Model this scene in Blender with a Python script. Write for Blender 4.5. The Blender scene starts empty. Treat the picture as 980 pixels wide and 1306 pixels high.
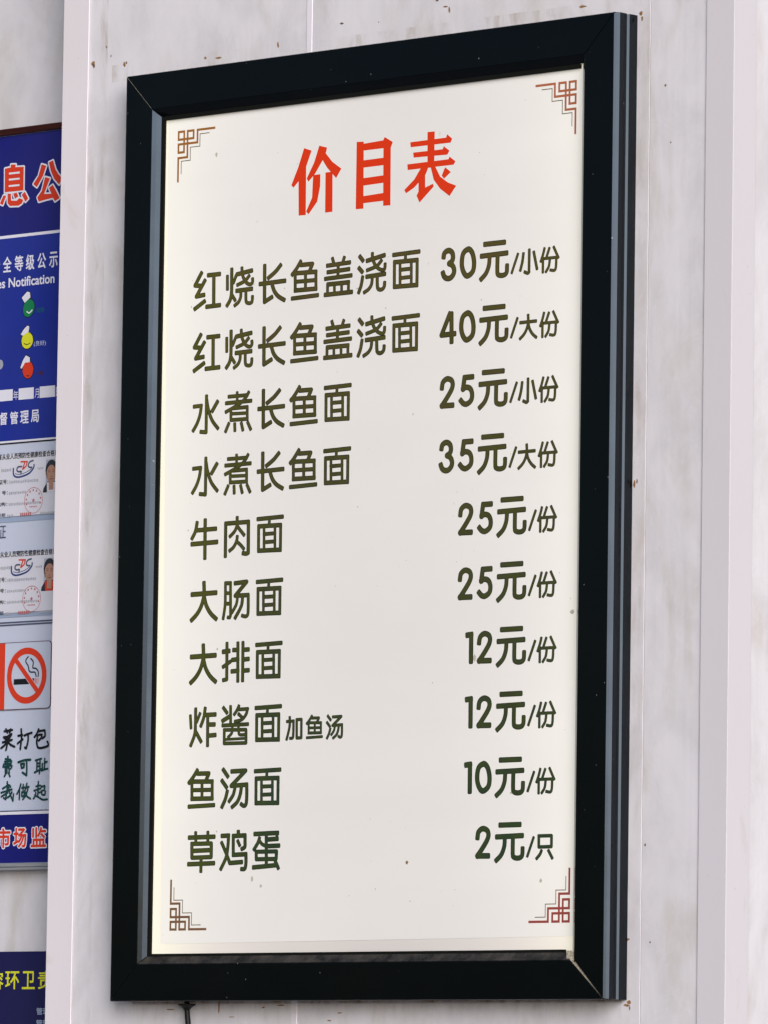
import bpy, math, random
from mathutils import Vector, Matrix, geometry
from math import radians as RD, sin, cos, pi

random.seed(7)
SC = bpy.context.scene
COL = SC.collection

# ------------------------------------------------------------------ camera
BASE_Z = 1.65                      # height of the lower edge of the light box above the pavement
cam_d = bpy.data.cameras.new('camera')
cam = bpy.data.objects.new('camera', cam_d)
COL.objects.link(cam)
cam_d.sensor_fit = 'VERTICAL'
cam_d.sensor_height = 36.0
cam_d.lens = 239.0
cam_d.clip_start = 0.1
cam_d.clip_end = 200
yaw, pitch, roll = 0.74312798, 0.0920953, 0.0145292
d = Vector((-sin(yaw) * cos(pitch), cos(yaw) * cos(pitch), sin(pitch)))
r = Vector((cos(yaw), sin(yaw), 0))
u = r.cross(d)
r2 = cos(roll) * r + sin(roll) * u
u2 = -sin(roll) * r + cos(roll) * u
M = Matrix((r2, u2, -d)).transposed().to_4x4()
M.translation = Vector((5.15245, -5.21716, BASE_Z - 0.14442))
cam.matrix_world = M
SC.camera = cam

# ------------------------------------------------------------------ light
SUN_AZ = Vector((0.80, -0.60, 0)).normalized()
SUN_EL = RD(18)
sdir = Vector((SUN_AZ.x * cos(SUN_EL), SUN_AZ.y * cos(SUN_EL), sin(SUN_EL)))
world = bpy.data.worlds.new('World')
SC.world = world
world.use_nodes = True
wn = world.node_tree
sky = wn.nodes.new('ShaderNodeTexSky')
sky.sky_type = 'NISHITA'
sky.sun_disc = False
sky.sun_elevation = SUN_EL
sky.sun_rotation = math.atan2(sdir.x, sdir.y)
sky.dust_density = 2.0
sky.air_density = 1.0
sky.ozone_density = 1.0
wn.links.new(sky.outputs[0], wn.nodes['Background'].inputs[0])
wn.nodes['Background'].inputs[1].default_value = 0.055
sun_d = bpy.data.lights.new('sun', 'SUN')
sun_d.energy = 2.5
sun_d.angle = RD(42)
sun_d.color = (0.965, 0.965, 1.0)
sun = bpy.data.objects.new('sun', sun_d)
sun.rotation_euler = sdir.to_track_quat('Z', 'Y').to_euler()
COL.objects.link(sun)
SC.view_settings.view_transform = 'Standard'
SC.view_settings.look = 'None'
SC.view_settings.gamma = 1
SC.view_settings.exposure = 0.53
SC.cycles.max_bounces = 6

# ------------------------------------------------------------------ materials
def srgb(r, g, b):
    f = lambda c: (c / 255 / 12.92) if c <= 10 else ((c / 255 + 0.055) / 1.055) ** 2.4
    return (f(r), f(g), f(b), 1)

class Mat:
    """small helper round one node tree"""
    def __init__(s, name, col=(0.5, 0.5, 0.5, 1), rough=0.5, spec=0.5, metal=0.0, coat=0.0):
        s.m = bpy.data.materials.new(name)
        s.m.use_nodes = True
        s.t = s.m.node_tree
        s.p = s.t.nodes['Principled BSDF']
        s.set('Base Color', col if len(col) == 4 else (*col, 1))
        s.set('Roughness', rough); s.set('Specular IOR Level', spec); s.set('Metallic', metal); s.set('Coat Weight', coat)
    def set(s, k, v): s.p.inputs[k].default_value = v
    def n(s, typ, **kw):
        nd = s.t.nodes.new(typ)
        for k, v in kw.items():
            if k in nd.bl_rna.properties.keys(): setattr(nd, k, v)
            else: nd.inputs[k].default_value = v
        return nd
    def l(s, a, b): s.t.links.new(a, b)
    def coords(s, scale=(1, 1, 1), rand=False):
        tc = s.n('ShaderNodeTexCoord'); mp = s.n('ShaderNodeMapping')
        mp.inputs['Scale'].default_value = scale
        s.l(tc.outputs['Object'], mp.inputs[0])
        if rand:
            oi = s.n('ShaderNodeObjectInfo'); mu = s.n('ShaderNodeMath', operation='MULTIPLY'); mu.inputs[1].default_value = 17.0
            s.l(oi.outputs['Random'], mu.inputs[0]); cb = s.n('ShaderNodeCombineXYZ')
            s.l(mu.outputs[0], cb.inputs[0]); s.l(mu.outputs[0], cb.inputs[2]); s.l(cb.outputs[0], mp.inputs['Location'])
        return mp.outputs[0]
    def noise(s, vec, scale, detail=3, rough=0.5, lo=0.4, hi=0.6, dist=0.0):
        nz = s.n('ShaderNodeTexNoise', Scale=scale, Detail=detail, Roughness=rough, Distortion=dist)
        s.l(vec, nz.inputs['Vector'])
        mr = s.n('ShaderNodeMapRange'); mr.inputs[1].default_value = lo; mr.inputs[2].default_value = hi
        mr.interpolation_type = 'SMOOTHSTEP'
        s.l(nz.outputs[0], mr.inputs[0])
        return mr.outputs[0]
    def mix(s, fac, a, b, blend='MIX'):
        mx = s.n('ShaderNodeMix', data_type='RGBA', blend_type=blend)
        for inp, v in ((mx.inputs[0], fac), (mx.inputs[6], a), (mx.inputs[7], b)):
            if hasattr(v, 'is_linked'): s.l(v, inp)
            else: inp.default_value = v
        return mx.outputs[2]
    def math(s, op, a, b=None):
        mx = s.n('ShaderNodeMath', operation=op)
        for inp, v in zip(mx.inputs, (a, b)):
            if v is None: continue
            if hasattr(v, 'is_linked'): s.l(v, inp)
            else: inp.default_value = v
        return mx.outputs[0]
    def bump(s, h, strength, dist=0.001):
        b = s.n('ShaderNodeBump', Strength=strength, Distance=dist)
        s.l(h, b.inputs['Height']); s.l(b.outputs[0], s.p.inputs['Normal'])

def marble(name, warm=0.0):
    """printed PVC marble cladding: cloudy grey lilac with beige drifts and fine vertical streaks"""
    m = Mat(name, rough=0.38, spec=0.35)
    v1 = m.coords((1, 1, 0.6), True)
    cloud = m.noise(v1, 12.0, 5, 0.6, 0.36, 0.64, 0.9)
    c = m.mix(cloud, (0.66, 0.643, 0.685, 1), (0.575, 0.56, 0.595, 1))
    v2 = m.coords((1, 1, 0.42), True)
    beige = m.noise(v2, 13.0, 4, 0.55, 0.47, 0.72, 1.1)
    c = m.mix(m.math('MULTIPLY', beige, 0.6), c, (0.50, 0.46, 0.43, 1))
    v4 = m.coords((1, 1, 0.6), True)
    vein = m.noise(v4, 9.0, 6, 0.7, 0.485, 0.515, 1.8)
    vv = m.math('MULTIPLY', m.math('MULTIPLY', vein, m.math('SUBTRACT', 1.0, vein)), 0.8)
    c = m.mix(vv, c, (0.72, 0.70, 0.76, 1))
    fine = m.noise(v4, 48.0, 5, 0.65, 0.35, 0.68, 0.5)
    c = m.mix(m.math('MULTIPLY', fine, 0.22), c, (0.74, 0.72, 0.76, 1))
    v3 = m.coords((1, 1, 0.035), True)
    streak = m.noise(v3, 120.0, 2, 0.5, 0.3, 0.7)
    c = m.mix(m.math('MULTIPLY', streak, 0.12), c, (0.70, 0.68, 0.74, 1))
    v5 = m.coords((1, 1, 1), True)
    speck = m.noise(v5, 260.0, 2, 0.5, 0.76, 0.82)
    c = m.mix(m.math('MULTIPLY', speck, 0.5), c, (0.20, 0.14, 0.08, 1))
    m.l(c, m.p.inputs['Base Color'])
    m.bump(streak, 0.12, 0.0006)
    return m.m

def dirty_plastic(name, col, stain):
    m = Mat(name, col, 0.42, 0.35)
    v = m.coords((1, 1, 0.5))
    st = m.noise(v, 22.0, 5, 0.65, 0.60, 0.86, 0.5)
    c = m.mix(m.math('MULTIPLY', st, 0.55), col, stain)
    v2 = m.coords((1, 1, 1))
    sp = m.noise(v2, 190.0, 2, 0.5, 0.76, 0.80)
    c = m.mix(m.math('MULTIPLY', sp, 0.45), c, (0.22, 0.16, 0.11, 1))
    br = m.noise(v2, 7.0, 3, 0.5, 0.3, 0.7)
    c = m.mix(m.math('MULTIPLY', br, 0.10), c, (0.55, 0.52, 0.54, 1))
    m.l(c, m.p.inputs['Base Color'])
    return m.m

def black_frame():
    m = Mat('black_powder_coat', (0.003, 0.0035, 0.004, 1), 0.15, 0.28)
    m.set('Specular Tint', (0.60, 0.77, 1.0, 1))
    geo = m.n('ShaderNodeNewGeometry'); sx = m.n('ShaderNodeSeparateXYZ'); m.l(geo.outputs['Normal'], sx.inputs[0])
    up = m.n('ShaderNodeMapRange'); up.inputs[1].default_value = 0.35; up.inputs[2].default_value = 0.75; m.l(sx.outputs[2], up.inputs[0])
    v = m.coords((1, 1, 1))
    patch = m.noise(v, 38.0, 5, 0.7, 0.30, 0.72)
    dust = m.math('MULTIPLY', up.outputs[0], m.math('ADD', m.math('MULTIPLY', patch, 0.5), 0.12))
    fleck = m.noise(v, 210.0, 1, 0.5, 0.805, 0.83)
    allov = m.noise(v, 9.0, 4, 0.6, 0.45, 0.8)
    c = m.mix(dust, (0.0010, 0.0016, 0.0020, 1), (0.13, 0.115, 0.10, 1))
    c = m.mix(m.math('MULTIPLY', allov, 0.004), c, (0.2, 0.2, 0.2, 1))
    c = m.mix(m.math('MULTIPLY', fleck, 0.3), c, (0.45, 0.47, 0.5, 1))
    m.l(c, m.p.inputs['Base Color'])
    rg = m.math('ADD', m.math('MULTIPLY', m.noise(v, 14.0, 4, 0.6, 0.3, 0.7), 0.07), 0.11)
    m.l(rg, m.p.inputs['Roughness'])
    return m.m

def lit_sheet(name, base, centre, edge, e_mid, e_edge, smudge=True):
    """edge-lit light guide: the LEDs sit along the two long sides, so it glows most there"""
    m = Mat(name, base, 0.33, 0.25)
    tc = m.n('ShaderNodeTexCoord'); sx = m.n('ShaderNodeSeparateXYZ'); m.l(tc.outputs['Object'], sx.inputs[0])
    dl = m.math('DIVIDE', m.math('SUBTRACT', sx.outputs[0], 0.050), 0.11)
    dr = m.math('DIVIDE', m.math('SUBTRACT', 0.650, sx.outputs[0]), 0.10)
    gl = m.math('POWER', 2.718, m.math('MULTIPLY', dl, -1.0))
    gr = m.math('POWER', 2.718, m.math('MULTIPLY', dr, -1.0))
    g = m.math('ADD', gl, m.math('MULTIPLY', gr, 0.85))
    gc = m.n('ShaderNodeClamp'); m.l(g, gc.inputs[0])
    col = m.mix(gc.outputs[0], centre, edge)
    m.l(col, m.p.inputs['Emission Color'])
    st = m.math('ADD', m.math('MULTIPLY', gc.outputs[0], e_edge - e_mid), e_mid)
    m.l(st, m.p.inputs['Emission Strength'])
    v = m.coords((1, 1, 1))
    cl = m.noise(m.coords((0.5, 1, 1.7)), 4.0, 4, 0.5, 0.3, 0.7, 0.4)
    c = m.mix(m.math('MULTIPLY', cl, 0.26), base, (0.54, 0.515, 0.51, 1))
    if smudge:
        s2 = m.noise(v, 95.0, 2, 0.5, 0.735, 0.80)
        c = m.mix(m.math('MULTIPLY', s2, 0.38), c, (0.30, 0.27, 0.18, 1))
        s3 = m.noise(m.coords((1, 1, 1)), 420.0, 1, 0.5, 0.795, 0.82)
        c = m.mix(m.math('MULTIPLY', s3, 0.7), c, (0.12, 0.10, 0.07, 1))
    m.l(c, m.p.inputs['Base Color'])
    m.bump(m.noise(v, 3.0, 2, 0.5, 0.2, 0.8), 0.25, 0.004)
    return m.m

def ink(name, top, bottom, left):
    """backlit printing ink, olive at the top of the sheet and green towards the foot"""
    m = Mat(name, top, 0.4, 0.12)
    tc = m.n('ShaderNodeTexCoord'); sx = m.n('ShaderNodeSeparateXYZ'); m.l(tc.outputs['Object'], sx.inputs[0])
    mr = m.n('ShaderNodeMapRange'); mr.inputs[1].default_value = 0.80; mr.inputs[2].default_value = 0.18
    m.l(sx.outputs[2], mr.inputs[0])
    c = m.mix(mr.outputs[0], top, bottom)
    ml = m.n('ShaderNodeMapRange'); ml.inputs[1].default_value = 0.22; ml.inputs[2].default_value = 0.09
    m.l(sx.outputs[0], ml.inputs[0])
    c = m.mix(m.math('MULTIPLY', ml.outputs[0], 0.55), c, left)
    v = m.coords((1, 1, 1))
    c = m.mix(m.math('MULTIPLY', m.noise(v, 55.0, 3, 0.5, 0.35, 0.65), 0.35), c, (0.060, 0.078, 0.012, 1))
    c = m.mix(m.math('MULTIPLY', m.noise(v, 30.0, 2, 0.5, 0.5, 0.7), 0.35), c, (0.040, 0.042, 0.012, 1))
    m.l(c, m.p.inputs['Base Color'])
    return m.m

def print_ink(name, col, var=0.12, rough=0.42):
    m = Mat(name, col, rough, 0.2)
    v = m.coords((1, 1, 1))
    dark = tuple(x * 0.6 for x in col[:3]) + (1,)
    c = m.mix(m.math('MULTIPLY', m.noise(v, 18.0, 4, 0.6, 0.3, 0.7), var), col, dark)
    c = m.mix(m.math('MULTIPLY', m.noise(v, 5.0, 2, 0.5, 0.3, 0.7), var * 0.06), c, (0.5, 0.5, 0.5, 1))
    m.l(c, m.p.inputs['Base Color'])
    return m.m

def brushed(name, col):
    m = Mat(name, col, 0.35, 0.5, 0.7)
    v = m.coords((0.05, 1, 1))
    m.l(m.mix(m.noise(v, 300.0, 2, 0.5, 0.3, 0.7), col, tuple(x * 0.75 for x in col[:3]) + (1,)), m.p.inputs['Base Color'])
    return m.m

def stain_mat(name, col):
    m = Mat(name, col, 0.8, 0.1)
    v = m.coords((1, 1, 1))
    m.l(m.mix(m.noise(v, 400.0, 3, 0.6, 0.3, 0.7), col, tuple(x * 0.45 for x in col[:3]) + (1,)), m.p.inputs['Base Color'])
    return m.m

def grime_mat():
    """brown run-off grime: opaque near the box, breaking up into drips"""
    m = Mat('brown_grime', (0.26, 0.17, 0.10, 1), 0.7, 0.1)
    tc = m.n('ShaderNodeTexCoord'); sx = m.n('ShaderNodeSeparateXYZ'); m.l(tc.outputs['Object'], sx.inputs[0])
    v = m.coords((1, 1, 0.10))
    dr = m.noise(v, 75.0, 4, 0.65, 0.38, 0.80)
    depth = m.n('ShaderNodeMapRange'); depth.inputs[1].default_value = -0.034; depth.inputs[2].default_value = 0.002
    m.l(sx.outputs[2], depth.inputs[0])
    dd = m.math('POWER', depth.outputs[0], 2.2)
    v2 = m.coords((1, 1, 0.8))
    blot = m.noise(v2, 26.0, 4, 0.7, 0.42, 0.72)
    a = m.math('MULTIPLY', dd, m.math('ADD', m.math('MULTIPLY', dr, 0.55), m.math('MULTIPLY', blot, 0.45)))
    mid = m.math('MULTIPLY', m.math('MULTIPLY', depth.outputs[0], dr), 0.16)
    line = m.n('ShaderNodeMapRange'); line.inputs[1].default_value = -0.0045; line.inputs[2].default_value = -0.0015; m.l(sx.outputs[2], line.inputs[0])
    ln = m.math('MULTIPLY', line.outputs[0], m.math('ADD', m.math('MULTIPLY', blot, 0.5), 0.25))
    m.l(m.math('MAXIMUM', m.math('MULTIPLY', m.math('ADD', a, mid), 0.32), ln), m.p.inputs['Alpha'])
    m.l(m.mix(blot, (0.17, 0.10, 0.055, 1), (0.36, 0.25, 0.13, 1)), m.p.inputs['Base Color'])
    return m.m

def damp_mat():
    m = Mat('beige_water_stain', (0.46, 0.38, 0.29, 1), 0.7, 0.1)
    a = m.noise(m.coords((1, 1, 0.22)), 42.0, 5, 0.65, 0.46, 0.80, 0.4)
    b = m.noise(m.coords((1, 1, 1)), 7.0, 3, 0.6, 0.35, 0.65)
    m.l(m.math('MULTIPLY', m.math('MULTIPLY', a, b), 0.42), m.p.inputs['Alpha'])
    return m.m

def sleeve_mat():
    """clear plastic pocket: reflects at its wrinkles, otherwise see-through"""
    m = Mat('clear_plastic_sleeve')
    t = m.t; lw = m.n('ShaderNodeLayerWeight'); gl = m.n('ShaderNodeBsdfGlossy', Roughness=0.16); tr = m.n('ShaderNodeBsdfTransparent'); mx = m.n('ShaderNodeMixShader')
    b = m.n('ShaderNodeBump', Strength=0.30, Distance=0.0025)
    m.l(m.noise(m.coords((1, 1, 1.6)), 30.0, 3, 0.5, 0.3, 0.7, 1.2), b.inputs['Height'])
    m.l(b.outputs[0], gl.inputs['Normal'])
    m.l(m.math('ADD', m.math('MULTIPLY', m.math('POWER', lw.outputs['Facing'], 4.0), 0.9), 0.045), mx.inputs[0]); m.l(tr.outputs[0], mx.inputs[1]); m.l(gl.outputs[0], mx.inputs[2])
    m.l(mx.outputs[0], t.nodes['Material Output'].inputs['Surface'])
    return m.m

MT = dict(
    marble=marble('marble_print_pvc'),
    trim=dirty_plastic('white_pvc_trim', (0.71, 0.665, 0.71, 1), (0.50, 0.42, 0.33, 1)),
    trim_grey=dirty_plastic('pale_pvc_trim', (0.605, 0.58, 0.625, 1), (0.44, 0.37, 0.30, 1)),
    joint=dirty_plastic('white_joint_strip', (0.72, 0.69, 0.75, 1), (0.5, 0.42, 0.33, 1)),
    dark_gap=Mat('dark_gap', (0.06, 0.055, 0.05, 1), 0.9, 0.1).m,
    frame=black_frame(),
    black_strip=Mat('matte_black', (0.006, 0.007, 0.006, 1), 0.8, 0.1).m,
    housing=Mat('dark_painted_steel', (0.010, 0.013, 0.017, 1), 0.36, 0.4).m,
    bracket=stain_mat('cream_plastic', (0.52, 0.47, 0.37, 1)),
    screw=Mat('rusty_screw', (0.06, 0.035, 0.02, 1), 0.6, 0.4, 0.5).m,
    panel=lit_sheet('acrylic_light_guide', (0.60, 0.57, 0.555, 1), (1, .93, .85, 1), (1.0, .94, .60, 1), 0.02, 0.34, False),
    sheet=lit_sheet('backlit_print_film', (0.665, 0.65, 0.635, 1), (1, .97, .94, 1), (1.0, .975, .78, 1), 0.065, 0.22),
    ink=ink('menu_ink', (0.092, 0.068, 0.022, 1), (0.025, 0.048, 0.026, 1), (0.105, 0.108, 0.010, 1)),
    ink_edge=print_ink('menu_ink_edge', (0.010, 0.017, 0.005, 1), 0.2),
    red=print_ink('orange_red_ink', (0.68, 0.038, 0.006, 1), 0.06),
    orn_tl=print_ink('ochre_ink', (0.36, 0.145, 0.030, 1), 0.35),
    orn_tr=print_ink('rust_pink_ink', (0.42, 0.135, 0.065, 1), 0.35),
    orn_bl=print_ink('brown_ink', (0.19, 0.095, 0.045, 1), 0.4),
    orn_br=print_ink('dark_red_ink', (0.33, 0.055, 0.045, 1), 0.35),
    hair=print_ink('olive_hairline_ink', (0.13, 0.10, 0.055, 1), 0.3),
    cable=Mat('black_cable', (0.004, 0.005, 0.005, 1), 0.5, 0.25).m,
    smudge=Mat('pale_dirt', (0.47, 0.44, 0.37, 1), 0.7, 0.1).m,
    rust=stain_mat('rust', (0.34, 0.19, 0.08, 1)),
    dark_spot=stain_mat('dark_pit', (0.17, 0.12, 0.09, 1)),
    grime=grime_mat(), damp=damp_mat(), paving=dirty_plastic('pale_concrete', (0.20, 0.20, 0.20, 1), (0.25, 0.24, 0.22, 1)), sleeve=sleeve_mat(),
    navy=print_ink('navy_print', (0.0105, 0.012, 0.165, 1), 0.25, 0.3),
    blue=print_ink('royal_blue_print', (0.013, 0.027, 0.27, 1), 0.25, 0.3),
    dark_navy=print_ink('dark_navy_print', (0.009, 0.009, 0.075, 1), 0.25, 0.3),
    pale=print_ink('pale_blue_print', (0.51, 0.555, 0.69, 1), 0.06, 0.35),
    pale_band=print_ink('grey_blue_print', (0.30, 0.37, 0.52, 1), 0.06, 0.35),
    white_ink=print_ink('white_print', (0.70, 0.70, 0.80, 1), 0.05, 0.35),
    sign_red=print_ink('vermilion_print', (0.62, 0.045, 0.018, 1), 0.06),
    yellow=print_ink('yellow_print', (0.66, 0.66, 0.03, 1), 0.08),
    green=print_ink('green_print', (0.01, 0.19, 0.075, 1), 0.1),
    faint_green=print_ink('faded_green_print', (0.008, 0.08, 0.14, 1), 0.1),
    faint_brown=print_ink('faded_brown_print', (0.06, 0.02, 0.05, 1), 0.1),
    black_ink=print_ink('black_print', (0.010, 0.011, 0.014, 1), 0.1),
    teal_ink=print_ink('dark_green_print', (0.008, 0.052, 0.052, 1), 0.3),
    grey_ink=print_ink('grey_print', (0.33, 0.34, 0.40, 1), 0.2),
    light_grey_ink=print_ink('light_grey_print', (0.42, 0.43, 0.50, 1), 0.3),
    slate_ink=print_ink('slate_print', (0.07, 0.085, 0.15, 1), 0.4),
    blue_ink=print_ink('blue_logo_print', (0.02, 0.045, 0.20, 1), 0.2),
    stamp=print_ink('red_stamp_ink', (0.50, 0.16, 0.17, 1), 0.3),
    wine=print_ink('wine_border_print', (0.11, 0.05, 0.085, 1), 0.5),
    pink=print_ink('pink_print', (0.70, 0.20, 0.20, 1), 0.1),
    skin=print_ink('photo_skin', (0.48, 0.26, 0.19, 1), 0.3),
    skin_dark=print_ink('photo_skin_shade', (0.26, 0.09, 0.06, 1), 0.3),
    hairprint=print_ink('photo_hair', (0.022, 0.024, 0.035, 1), 0.3),
    photo_back=print_ink('photo_backdrop', (0.42, 0.45, 0.56, 1), 0.1),
    paper=print_ink('certificate_paper', (0.68, 0.68, 0.77, 1), 0.10, 0.22),
    brown_metal=brushed('brown_anodised_aluminium', (0.10, 0.022, 0.016, 1)),
    silver=brushed('silver_aluminium', (0.62, 0.64, 0.70, 1)),
)

# ------------------------------------------------------------------ builders
def link_obj(name, me, mat, parent=None, loc=(0, 0, 0)):
    o = bpy.data.objects.new(name, me)
    COL.objects.link(o)
    if mat is not None:
        if not me.materials: me.materials.append(MT[mat])
    o.parent = parent
    o.location = loc
    return o

def mesh_obj(name, verts, faces, mat, parent=None, loc=(0, 0, 0), bevel=0.0):
    me = bpy.data.meshes.new(name)
    me.from_pydata([tuple(v) for v in verts], [], faces)
    me.update()
    o = link_obj(name, me, mat, parent, loc)
    if bevel:
        b = o.modifiers.new('bevel', 'BEVEL'); b.width = bevel; b.segments = 2; b.limit_method = 'ANGLE'
    return o

def box(name, a, b, mat, parent=None, bevel=0.0):
    """a, b: opposite corners in mm"""
    x0, y0, z0 = [v * .001 for v in a]; x1, y1, z1 = [v * .001 for v in b]
    v = [(x0, y0, z0), (x1, y0, z0), (x1, y1, z0), (x0, y1, z0), (x0, y0, z1), (x1, y0, z1), (x1, y1, z1), (x0, y1, z1)]
    f = [(0, 3, 2, 1), (4, 5, 6, 7), (0, 1, 5, 4), (1, 2, 6, 5), (2, 3, 7, 6), (3, 0, 4, 7)]
    return mesh_obj(name, v, f, mat, parent, bevel=bevel)

def thing(name, label, cat, loc, group=None, kind=None):
    o = bpy.data.objects.new(name, None)
    o.empty_display_size = 0.05
    COL.objects.link(o); o.location = loc
    if kind: o['kind'] = kind
    else: o['category'] = cat
    o['label'] = label
    if group: o['group'] = group
    return o

# -- flat print: strokes and polygons merged into one clean sheet
def disc(cx, cz, r, n=12):
    return [(cx + r * cos(2 * pi * k / n), cz + r * sin(2 * pi * k / n)) for k in range(n)]

def smooth(pts, n=5):
    if len(pts) < 3: return pts
    P = [pts[0]] + pts + [pts[-1]]
    out = []
    for i in range(1, len(P) - 2):
        for k in range(n):
            t = k / n
            q = []
            for c in (0, 1):
                p0, p1, p2, p3 = (P[i + j][c] for j in (-1, 0, 1, 2))
                q.append(0.5 * (2 * p1 + (p2 - p0) * t + (2 * p0 - 5 * p1 + 4 * p2 - p3) * t * t + (3 * p1 - p0 - 3 * p2 + p3) * t ** 3))
            out.append(tuple(q))
    out.append(pts[-1])
    return out

def stroke_polys(pts, hw, square=0.0, joint_n=12):
    """capsule-like pen stroke; `square` 0..1 makes the ends blunter"""
    out = []
    for (x0, z0), (x1, z1) in zip(pts, pts[1:]):
        L = math.hypot(x1 - x0, z1 - z0)
        if L < 1e-6: continue
        tx, tz = (x1 - x0) / L, (z1 - z0) / L
        nx, nz = -tz * hw, tx * hw
        out.append([(x0 - nx, z0 - nz), (x1 - nx, z1 - nz), (x1 + nx, z1 + nz), (x0 + nx, z0 + nz)])
    n = len(pts)
    for i, (x, z) in enumerate(pts):
        if 0 < i < n - 1 or square == 0: out.append(disc(x, z, hw, joint_n))
    if square:
        rr = hw * (1 - square)
        for (x, z), (xb, zb) in (((pts[0]), (pts[1])), ((pts[-1]), (pts[-2]))):
            L = math.hypot(x - xb, z - zb) or 1
            tx, tz = (x - xb) / L, (z - zb) / L
            nx, nz = -tz, tx
            e = hw * 0.92
            poly = [(x - nx * hw, z - nz * hw)]
            for k in range(5):
                a = -pi / 2 + k * pi / 8
                px, pn = e - rr + rr * cos(a), -(hw - rr) + rr * sin(a)
                poly.append((x + tx * px + nx * pn, z + tz * px + nz * pn))
            for k in range(5):
                a = k * pi / 8
                px, pn = e - rr + rr * cos(a), (hw - rr) + rr * sin(a)
                poly.append((x + tx * px + nx * pn, z + tz * px + nz * pn))
            poly.append((x + nx * hw, z + nz * hw))
            out.append(poly)
    return out

def parse(txt):
    res = []
    for part in txt.split(';'):
        tok = part.split(); fl = ''; w = 1.0
        if not tok: continue
        while tok[0][0] in '~op*':
            t = tok.pop(0)
            if t[0] == '*': w = float(t[1:])
            else: fl += t
        res.append((fl, w, [tuple(float(v) * 0.1 for v in p.split(',')) for p in tok]))
    return res

def polys_of(txt, hw, square=0.45, grow=0.0):
    out = []
    for fl, w, pts in parse(txt):
        if 'p' in fl:
            out.append(pts)
            if grow: out += stroke_polys(pts + [pts[0]], grow, 0, 10)
            continue
        if 'o' in fl:
            m = len(pts)
            pts = smooth([pts[-1]] + pts + [pts[0], pts[1]], 5)[5:5 * (m + 1) + 1]
        elif '~' in fl: pts = smooth(pts)
        out += stroke_polys(pts, hw * w + grow, square)
    return out

def flat_mesh(name, polys, y=0.0, thick=0.0):
    """union of 2-D polygons (mm) as one sheet in the XZ plane, facing -Y, with a thin edge when thick > 0"""
    vs, fs = [], []
    for p in polys:
        area = sum(a[0] * b[1] - b[0] * a[1] for a, b in zip(p, p[1:] + p[:1]))
        if abs(area) < 1e-6: continue
        if area < 0: p = p[::-1]
        fs.append(list(range(len(vs), len(vs) + len(p)))); vs += [Vector(q) for q in p]
    v2, e2, f2, _, _, of = geometry.delaunay_2d_cdt(vs, [], fs, 0, 1e-4)
    f2 = [f for f, src in zip(f2, of) if src]
    V = [(v.x * .001, y * .001, v.y * .001) for v in v2]
    F = []
    for f in f2:
        a = sum(v2[f[i]].x * v2[f[(i + 1) % len(f)]].y - v2[f[(i + 1) % len(f)]].x * v2[f[i]].y for i in range(len(f)))
        F.append(tuple(f) if a > 0 else tuple(f)[::-1])
    if thick:
        cnt = {}
        for f in F:
            for i in range(len(f)): cnt[(f[i], f[(i + 1) % len(f)])] = 1
        n = len(V)
        V += [(x, yy + thick * .001, z) for x, yy, z in V]
        for (a, b) in list(cnt):
            if (b, a) not in cnt: F.append((b, a, a + n, b + n))
    me = bpy.data.meshes.new(name)
    me.from_pydata(V, [], F)
    me.update()
    return me

def flat(name, polys, mat, parent, y, thick=0.05):
    return link_obj(name, flat_mesh(name, polys, y, thick), mat, parent)

def rect(x0, z0, x1, z1): return [(x0, z0), (x1, z0), (x1, z1), (x0, z1)]

def shift(polys, dx, dz, sx=1, sz=1): return [[(x * sx + dx, z * sz + dz) for x, z in p] for p in polys]

def fatten(polys, g):
    """grow a set of touching polygons by g mm (boundary edges only)"""
    key = lambda p: (round(p[0], 3), round(p[1], 3))
    cnt = {}
    for p in polys:
        for a, b in zip(p, p[1:] + p[:1]): 
            k = tuple(sorted((key(a), key(b)))); cnt[k] = cnt.get(k, 0) + 1
    out = list(polys)
    for (a, b), c in cnt.items():
        if c == 1: out += stroke_polys([a, b], g, 0, 8)
    return out

def text_polys(body, x0, x1, z0, z1):
    """Blender's own font, fitted to a box (mm)"""
    cu = bpy.data.curves.new('type', 'FONT')
    cu.body = body; cu.size = 1.0; cu.resolution_u = 3
    ob = bpy.data.objects.new('type', cu)
    COL.objects.link(ob)
    me = bpy.data.meshes.new_from_object(ob.evaluated_get(bpy.context.evaluated_depsgraph_get()))
    P = [(v.co.x, v.co.y) for v in me.vertices]
    ax, bx = min(p[0] for p in P), max(p[0] for p in P); az, bz = min(p[1] for p in P), max(p[1] for p in P)
    out = [[((P[i][0] - ax) / (bx - ax) * (x1 - x0) + x0, (P[i][1] - az) / (bz - az) * (z1 - z0) + z0) for i in f.vertices] for f in me.polygons]
    bpy.data.objects.remove(ob); bpy.data.curves.remove(cu); bpy.data.meshes.remove(me)
    return out

def raw_print(name, polys, mat, parent, y):
    """polygons that do not overlap, kept as they are"""
    V, F = [], []
    for p in polys:
        area = sum(a[0] * b[1] - b[0] * a[1] for a, b in zip(p, p[1:] + p[:1]))
        if area < 0: p = p[::-1]
        F.append(tuple(range(len(V), len(V) + len(p)))); V += [(x * .001, y * .001, z * .001) for x, z in p]
    me = bpy.data.meshes.new(name); me.from_pydata(V, [], F); me.update()
    return link_obj(name, me, mat, parent)

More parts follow.
